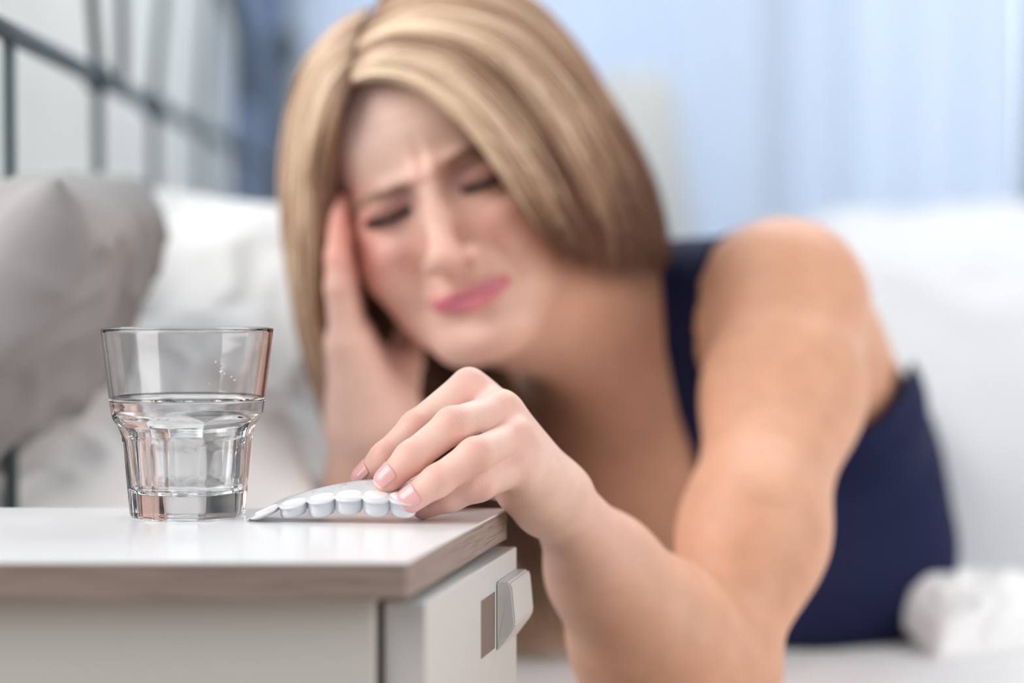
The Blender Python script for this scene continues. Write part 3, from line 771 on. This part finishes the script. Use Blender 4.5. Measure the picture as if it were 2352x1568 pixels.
# --- nails
M_nail = mat('nail', (.80, .42, .40), .16, spec=.6, sss=.2)
M_nailtip = mat('nail_edge', (.86, .74, .68), .25, spec=.6)
def nail(pp, rr, up, L_=.0098, wid=1.02, tipside=.0042):
    a, b_ = pp[2], pp[3]; t = b_-a; t = t/np.linalg.norm(t); up = np.array(up, float); up -= t*(up@t); up /= np.linalg.norm(up); sd = np.cross(t, up)
    r = rr[3]; cen = b_+t*(tipside-.0098/2*1.0)
    nu, nv = 14, 14; pts = []; org = []
    for j in range(nv+1):
        for i in range(nu+1):
            s = 2*i/nu-1; q_ = 2*j/nv-1
            # superellipse outline
            k = (1-abs(q_)**5*.22)**.5 if q_ < 0 else (1-abs(q_)**5*.16)**.5
            phi = s*wid*k*.95; al = q_*L_/2*(1-(.16 if q_ < 0 else .16)*abs(s)**3)
            pts.append(cen+t*al+ (up*math.cos(phi)+sd*math.sin(phi))*(r+.006)); org.append(cen+t*al)
    pts = np.array(pts); org = np.array(org); d = org-pts; Lm = np.linalg.norm(d, axis=1); d = d/Lm[:, None]
    tt = np.zeros(len(pts)); f_ = finger(pp, rr)
    for _ in range(25): tt += f_.ev(pts+d*tt[:, None])*.8
    surf = pts+d*tt[:, None]
    lift = .00042
    outer = surf-d*lift; outer = outer + t*0
    vs = [tuple(p) for p in outer]+[tuple(p) for p in surf+d*.0004]
    n = nu+1; fs = []; off_ = (nu+1)*(nv+1)
    for j in range(nv):
        for i in range(nu): a0 = j*n+i; fs.append((a0, a0+1, a0+n+1, a0+n)); fs.append((off_+a0, off_+a0+n, off_+a0+n+1, off_+a0+1))
    for i in range(nu):
        for j0 in (0, nv): a0 = j0*n+i; fs.append((a0, a0+1, off_+a0+1, off_+a0))
    for j in range(nv):
        for i0 in (0, nu): a0 = j*n+i0; fs.append((a0, a0+n, off_+a0+n, off_+a0))
    o = meshpy('fingernail', vs, fs, M_nail); o.data.materials.append(M_nailtip)
    for j in range(nv-1, nv):
        for i in range(nu):
            o.data.polygons[(j*nu+i)*2].material_index = 1
    bm = bmesh.new(); bm.from_mesh(o.data); bmesh.ops.recalc_face_normals(bm, faces=bm.faces); bm.to_mesh(o.data); bm.free()
    child(o, woman)
nail(*FG['index'], (-.35, -.62, .70), .0105)
nail(*FG['middle'], (-.30, -.72, .62), .0112)
nail(*FG['ring'], (-.30, -.88, .25), .0108)
nail(*FG['pinky'], (-.25, -.85, .30), .0088)

# --- brows and lash lines, as fine hairs lying on the surface
FWD = HM@np.array([0, 1, 0])
def hairs(name, curve, count, ln, rad, colr, spread, direc, seed, lift=.0006):
    R_ = np.random.RandomState(seed); cv = catmull(curve, 40)
    t = R_.rand(count)*38.99; k = t.astype(int); f_ = (t-k)[:, None]; a = cv[k]*(1-f_)+cv[k+1]*f_
    st = np.stack([a[:, 0]+R_.randn(count)*spread, np.full(count, -.13), a[:, 2]+R_.randn(count)*spread*.8], 1)
    p0 = HO+st@HM.T*HS
    for _ in range(30): p0 = p0+FWD*(face.ev(p0)*.8)[:, None]
    dd = np.stack([direc[0]+R_.randn(count)*.2, np.full(count, direc[1]), direc[2]+R_.randn(count)*.2], 1)@HM.T
    dd /= np.linalg.norm(dd, axis=1)[:, None]
    p1 = p0+dd*ln*R_.uniform(.7, 1.2, (count, 1))-FWD*lift; p0 = p0-FWD*lift*.6
    sdv = np.cross(dd, FWD); sdv /= np.linalg.norm(sdv, axis=1)[:, None]+1e-9
    vs = np.stack([p0+sdv*rad, p0-sdv*rad, p0-FWD*rad*1.5, p1], 1).reshape(-1, 3)
    b0 = np.arange(count)[:, None]*4
    fs = np.concatenate([b0+[0, 1, 3], b0+[1, 2, 3], b0+[2, 0, 3]])
    o = link(name, npmesh(name, vs, fs), colr); child(o, woman); return o
M_brow = mat('brow_hair', (.42, .30, .20), .7); M_lash = mat('lash_hair', (.035, .022, .02), .6)
for s in (1, -1):
    hairs('eyebrow', [(.014*s, 0, .0115+.0025*s), (.024*s, 0, .0125+.003*s), (.038*s, 0, .0130+.003*s), (.053*s, 0, .0085+.003*s)], 170, .007, .00022, M_brow, .0014, (s*1, 0, .25), 5+s)
    hairs('eyelashes', [(.0175*s, 0, -.0036), (.024*s, 0, -.0045), (.034*s, 0, -.0050), (.0475*s, 0, -.0030)], 560, .0046, .00042, M_lash, .0007, (s*.35, -.45, -.75), 9+s, .0004)

#@@HAIR
# ------------------------------------------------------------------ hair: locks laid over the scalp
def hair_mat():
    m, nt, b = nmat('blonde_hair'); N_ = nt.nodes.new; Lk = nt.links.new
    at = N_('ShaderNodeAttribute'); at.attribute_name = 'tone'; Lk(at.outputs['Color'], b.inputs['Base Color'])
    b.inputs['Roughness'].default_value = .42; b.inputs['Specular IOR Level'].default_value = .35
    return m
M_hair = hair_mat()
HV = []; HF = []; HC = []
def strand(pts, r0, colr):
    """three-sided tapering strand"""
    n = len(pts); t = np.gradient(pts, axis=0); t /= np.linalg.norm(t, axis=1)[:, None]+1e-9
    up = np.array([.3, -.8, .5]); a = np.cross(t, up); a /= np.linalg.norm(a, axis=1)[:, None]+1e-9; b_ = np.cross(t, a)
    tt = np.linspace(0, 1, n); r = r0*np.interp(tt, [0, .1, .7, 1], [.6, 1, .9, .15])[:, None]
    b0 = sum(len(x) for x in HV)//1 if False else strand.n
    ring_ = np.stack([pts+r*(a*math.cos(q_)+b_*math.sin(q_)) for q_ in (0, 2.094, 4.189)], 1).reshape(-1, 3)
    HV.append(ring_)
    i = np.arange(n-1)[:, None]*3; F_ = []
    for k in range(3): F_.append(np.concatenate([i+k, i+(k+1) % 3, i+3+(k+1) % 3, i+3+k], 1))
    HF.append(np.concatenate(F_)+b0); strand.n += len(ring_)
    HC.append(np.repeat(colr, 3, 0) if colr.ndim == 2 else np.tile(colr, (len(ring_), 1)))
strand.n = 0
def flush(name):
    V_ = np.concatenate(HV); F_ = np.concatenate(HF); C_ = np.concatenate(HC)
    me = npmesh(name, V_, F_); attr(me, 'tone', 'FLOAT_COLOR', np.concatenate([C_, np.ones((len(C_), 1))], 1))
    HV.clear(); HF.clear(); HC.clear(); strand.n = 0
    o = child(link(name, me, M_hair), woman); return o
LIGHT = np.array([.88, .67, .48]); MID = np.array([.55, .36, .235]); DARKH = np.array([.22, .105, .062]); PALE = np.array([.82, .70, .54])
rndh = np.random.RandomState(11)
def sheet(guides, count, r, depth_jit, tonef, m=26, wav=.0012, inward=None):
    """strands interpolated between neighbouring guide locks (each a list of room points)"""
    G_ = np.array([catmull(g_, m) for g_ in guides]); ng = len(G_)
    for _ in range(count):
        s = rndh.rand()*(ng-1); s_raw = s; nl = 5.3; s = s+(round(s*nl)/nl-s)*rndh.uniform(.2, .85); s = min(max(s, 0), ng-1); i = min(int(s), ng-2); f_ = s-i
        if ng > 3:
            p0, p1, p2, p3 = G_[max(i-1, 0)], G_[i], G_[i+1], G_[min(i+2, ng-1)]
            p = .5*((2*p1)+(-p0+p2)*f_+(2*p0-5*p1+4*p2-p3)*f_*f_+(-p0+3*p1-3*p2+p3)*f_**3)
        else: p = G_[i]*(1-f_)+G_[i+1]*f_
        d = rndh.rand()**1.3
        off_ = (np.array([0, 1., -.25]) if inward is None else inward)*d*depth_jit
        ph = rndh.rand(3)*6.28; tt = np.linspace(0, 1, m)[:, None]
        grow = np.interp(tt[:, 0], [0, .25, 1], [.15, .8, 1])[:, None]
        w_ = np.concatenate([np.sin(tt*(5+4*rndh.rand())+ph[k]) for k in range(3)], 1)*wav*(.4+tt*1.6)
        jit = rndh.randn(3)*.0016
        ln = rndh.uniform(.91, 1.0); q_ = p.copy()
        if ln < 1:
            xs = np.linspace(0, (m-1)*ln, m); q_ = np.stack([np.interp(xs, np.arange(m), p[:, k]) for k in range(3)], 1)
        c_ = tonef(s/(ng-1), d, tt, rndh)
        strand(q_+off_*grow+w_+jit*grow, r*rndh.uniform(.7, 1.3), c_)
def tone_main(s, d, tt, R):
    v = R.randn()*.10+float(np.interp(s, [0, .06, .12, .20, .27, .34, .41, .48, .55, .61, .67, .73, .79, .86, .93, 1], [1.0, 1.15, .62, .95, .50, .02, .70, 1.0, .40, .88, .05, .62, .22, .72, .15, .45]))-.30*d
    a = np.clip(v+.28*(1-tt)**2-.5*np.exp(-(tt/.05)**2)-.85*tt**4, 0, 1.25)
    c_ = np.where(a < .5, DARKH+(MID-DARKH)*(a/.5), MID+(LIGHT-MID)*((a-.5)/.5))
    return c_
def tone_left(s, d, tt, R):
    v = R.randn()*.08+.70-.95*max(0, 1-s*2.6)-.3*d+.20*math.sin(s*23)  # strands next to the face darkened to paint the shade there
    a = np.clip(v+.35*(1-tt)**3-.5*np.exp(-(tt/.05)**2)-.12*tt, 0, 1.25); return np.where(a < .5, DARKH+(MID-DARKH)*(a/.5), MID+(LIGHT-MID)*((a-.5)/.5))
def tone_back(s, d, tt, R):  # shade behind the neck is put into the strand colour
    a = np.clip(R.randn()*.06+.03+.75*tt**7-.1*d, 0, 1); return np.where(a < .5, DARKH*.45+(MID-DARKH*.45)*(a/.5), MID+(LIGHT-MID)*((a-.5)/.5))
def G(*a): return [P(*x) for x in a]
# swept from the parting over the forehead and down the near side of the head
gR = [G((808, 188, 1.308), (870, 168, 1.296), (962, 182, 1.288), (1062, 258, 1.286), (1140, 350, 1.290), (1205, 440, 1.296), (1255, 505, 1.304), (1296, 562, 1.315)),
      G((812, 165, 1.310), (885, 135, 1.296), (1010, 165, 1.285), (1120, 270, 1.282), (1205, 390, 1.288), (1265, 490, 1.298), (1330, 575, 1.318)),
      G((818, 130, 1.315), (910, 92, 1.300), (1070, 130, 1.292), (1200, 265, 1.295), (1285, 405, 1.305), (1330, 505, 1.315), (1370, 598, 1.330)),
      G((825, 100, 1.325), (950, 50, 1.315), (1130, 95, 1.312), (1270, 240, 1.322), (1350, 390, 1.335), (1395, 500, 1.345), (1410, 612, 1.355)),
      G((840, 65, 1.345), (990, 8, 1.345), (1170, 50, 1.348), (1310, 190, 1.362), (1400, 350, 1.372), (1445, 470, 1.380), (1458, 622, 1.385)),
      G((860, 25, 1.375), (1020, -40, 1.385), (1185, -8, 1.395), (1325, 135, 1.408), (1425, 300, 1.415), (1480, 430, 1.415), (1512, 618, 1.415)),
      G((880, -20, 1.41), (1040, -70, 1.43), (1190, -20, 1.44), (1325, 130, 1.45), (1430, 300, 1.45), (1492, 430, 1.445), (1542, 606, 1.44))]
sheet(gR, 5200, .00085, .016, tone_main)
# straight down on the far side, outside the hand
gL = [G((806, 188, 1.306), (782, 250, 1.306), (768, 330, 1.318), (758, 430, 1.338), (762, 560, 1.352), (749, 720, 1.360), (769, 860, 1.37), (790, 985, 1.385)),
      G((806, 150, 1.315), (765, 215, 1.315), (735, 310, 1.325), (722, 430, 1.338), (729, 560, 1.345), (726, 720, 1.355), (752, 870, 1.365), (784, 1005, 1.38)),
      G((812, 110, 1.325), (755, 160, 1.328), (712, 255, 1.335), (695, 380, 1.345), (688, 540, 1.352), (711, 720, 1.358), (746, 880, 1.366), (780, 1015, 1.38)),
      G((825, 62, 1.345), (765, 95, 1.350), (695, 190, 1.362), (668, 320, 1.370), (664, 500, 1.372), (696, 720, 1.372), (738, 880, 1.374), (776, 1005, 1.385)),
      G((850, 20, 1.38), (790, 50, 1.39), (705, 160, 1.40), (664, 300, 1.41), (658, 480, 1.40), (690, 700, 1.39), (732, 870, 1.385), (770, 990, 1.39))]
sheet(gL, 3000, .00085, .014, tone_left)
# hair behind the neck, coloured dark to stand for shade, falling to the bed
gB = [G((752, 230, 1.392), (765, 380, 1.398), (785, 560, 1.410), (830, 760, 1.43), (880, 930, 1.46), (930, 1080, 1.48), (970, 1300, 1.48), (1000, 1480, 1.47)),
      G((800, 300, 1.43), (830, 500, 1.44), (860, 700, 1.46), (930, 900, 1.475), (990, 1080, 1.48), (1030, 1300, 1.47), (1060, 1500, 1.46)),
      G((930, 560, 1.44), (960, 760, 1.47), (990, 900, 1.475), (1040, 1080, 1.48), (1090, 1300, 1.47), (1130, 1500, 1.46)),
      G((1000, 560, 1.45), (1020, 760, 1.475), (1070, 900, 1.475), (1130, 1080, 1.475), (1180, 1300, 1.465), (1215, 1510, 1.45)),
      G((1080, 560, 1.46), (1090, 760, 1.475), (1140, 900, 1.472), (1195, 1080, 1.468), (1245, 1300, 1.46), (1280, 1510, 1.44)),
      G((1150, 600, 1.46), (1135, 780, 1.450), (1170, 880, 1.435), (1245, 1010, 1.425), (1300, 1180, 1.425), (1340, 1500, 1.43))]
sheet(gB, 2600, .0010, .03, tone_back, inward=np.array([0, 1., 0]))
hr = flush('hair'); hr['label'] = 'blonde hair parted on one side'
# scalp cap below the locks
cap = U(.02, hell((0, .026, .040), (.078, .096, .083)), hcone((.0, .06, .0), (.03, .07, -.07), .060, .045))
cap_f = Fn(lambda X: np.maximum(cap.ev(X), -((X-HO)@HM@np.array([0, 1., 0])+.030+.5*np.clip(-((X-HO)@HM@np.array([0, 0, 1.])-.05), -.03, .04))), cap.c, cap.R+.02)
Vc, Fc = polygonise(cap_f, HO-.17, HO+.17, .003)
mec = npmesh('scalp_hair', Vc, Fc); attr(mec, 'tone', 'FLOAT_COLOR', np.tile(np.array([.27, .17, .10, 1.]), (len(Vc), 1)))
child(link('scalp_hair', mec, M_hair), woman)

#@@PILLS
# ------------------------------------------------------------------ blister strip
M_film = bpy.data.materials.new('clear_blister_film'); M_film.use_nodes = True
nt = M_film.node_tree; b = nt.nodes['Principled BSDF']; b.inputs['Base Color'].default_value = (.95, .955, .97, 1); b.inputs['Roughness'].default_value = .18
b.inputs['Transmission Weight'].default_value = .35; b.inputs['IOR'].default_value = 1.3
M_pocket = bpy.data.materials.new('milky_pocket'); M_pocket.use_nodes = True
b = M_pocket.node_tree.nodes['Principled BSDF']; b.inputs['Base Color'].default_value = (.80, .81, .84, 1); b.inputs['Roughness'].default_value = .22
b.inputs['Transmission Weight'].default_value = .15; b.inputs['Subsurface Weight'].default_value = .2; b.inputs['Subsurface Radius'].default_value = (.003, .003, .003)
M_tab = mat('white_tablet', (.85, .85, .84), .5)
bl = empty('blister_strip', (-.06, 1.045, TZ)); tag(bl, 'white pill blister strip, one end held up by the fingers, other end on the table', 'blister strip')
# the near edge runs along this curve (room points), the strip leans back and up from it
near = catmull([P(566, 1196, 1.036), P(612, 1172, 1.034), P(672, 1158, 1.032), P(737, 1148, 1.030), P(800, 1143, 1.028), P(863, 1147, 1.026), P(926, 1150, 1.026), P(975, 1158, 1.026)], 120)
far_ = catmull([P(590, 1188, 1.062), P(640, 1152, 1.060), P(690, 1134, 1.058), P(760, 1116, 1.056), P(830, 1104, 1.054), P(890, 1102, 1.052), P(935, 1104, 1.052), P(975, 1108, 1.052)], 120)
nv_ = 12; vs = []; fs = []
cen_u = [607, 672, 737, 800, 863, 926]
for i in range(120):
    for j in range(nv_+1):
        t = j/nv_; p = near[i]*(1-t)+far_[i]*t
        if j == 0:
            u = px(near[i])[0]; sc = max(max(0, 1-((u-c)/31)**2)**.5 for c in cen_u); p = p+np.array([0, -.0048, -.0016])*sc
        vs.append(p)
for i in range(119):
    for j in range(nv_): a = i*(nv_+1)+j; fs.append((a, a+1, a+nv_+2, a+nv_+1))
fl = meshpy('film', vs, fs, M_film); md = fl.modifiers.new('s', 'SOLIDIFY'); md.thickness = .0005; child(fl, bl)
def frame(u, t):
    us = np.array([px(p)[0] for p in near]); i = int(np.argmin(abs(us-u))); i = min(max(i, 2), 117)
    p = near[i]*(1-t)+far_[i]*t; ex = near[i+2]-near[i-2]; ex /= np.linalg.norm(ex); ey = far_[i]-near[i]; ey -= ex*(ey@ex); ey /= np.linalg.norm(ey)
    return p, ex, ey, np.cross(ex, ey)
pk = [(r, z) for r, z in ((.0067, .0), (.0067, -.0016), (.0066, -.0050), (.0063, -.0068), (.0056, -.0080), (.0042, -.0086), (.0001, -.0088))]
tabn = ['first tablet from the glass', 'second tablet from the glass', 'third tablet from the glass', 'fourth tablet from the glass', 'tablet under the middle fingertip', 'tablet beside the ring fingertip']
for row, t in ((0, .22), (1, .74)):
    for n_, u in enumerate(cen_u):
        p, ex, ey, ez = frame(u + row*6, t)
        if ez[2] < 0: ez = -ez
        vv, ff = lathe(pk, 28); hsc = [.35, .75, 1, 1, 1, 1][n_]
        out = [p+ex*x+ey*y+np.array([0, .04, 1.])*(z*hsc) for x, y, z in vv]
        dz = min(o_[2] for o_ in out)-(TZ+.0004)
        if dz < 0: out = [o_+np.array([0, 0, 0]) if o_[2] > TZ+.0004 else np.array([o_[0], o_[1], TZ+.0004]) for o_ in out]
        child(meshpy('pocket', out, ff, M_pocket), bl)
        if row == 0:
            tv, tf = lathe([(.0001, .0007), (.0048, .0006), (.0056, .0003), (.0059, .0), (.0059, -.0003), (.0001, -.0003)], 24)
            to = meshpy('tablet', [ex*x+ey*y+ez*z for x, y, z in tv], tf, M_tab); to.location = tuple(p+ez*.0003)
            tag(to, 'white round %s, in the near row of the blister strip' % tabn[n_], 'tablet', 'tablets in the near row of the blister strip')
print('total', time.time()-_t0)
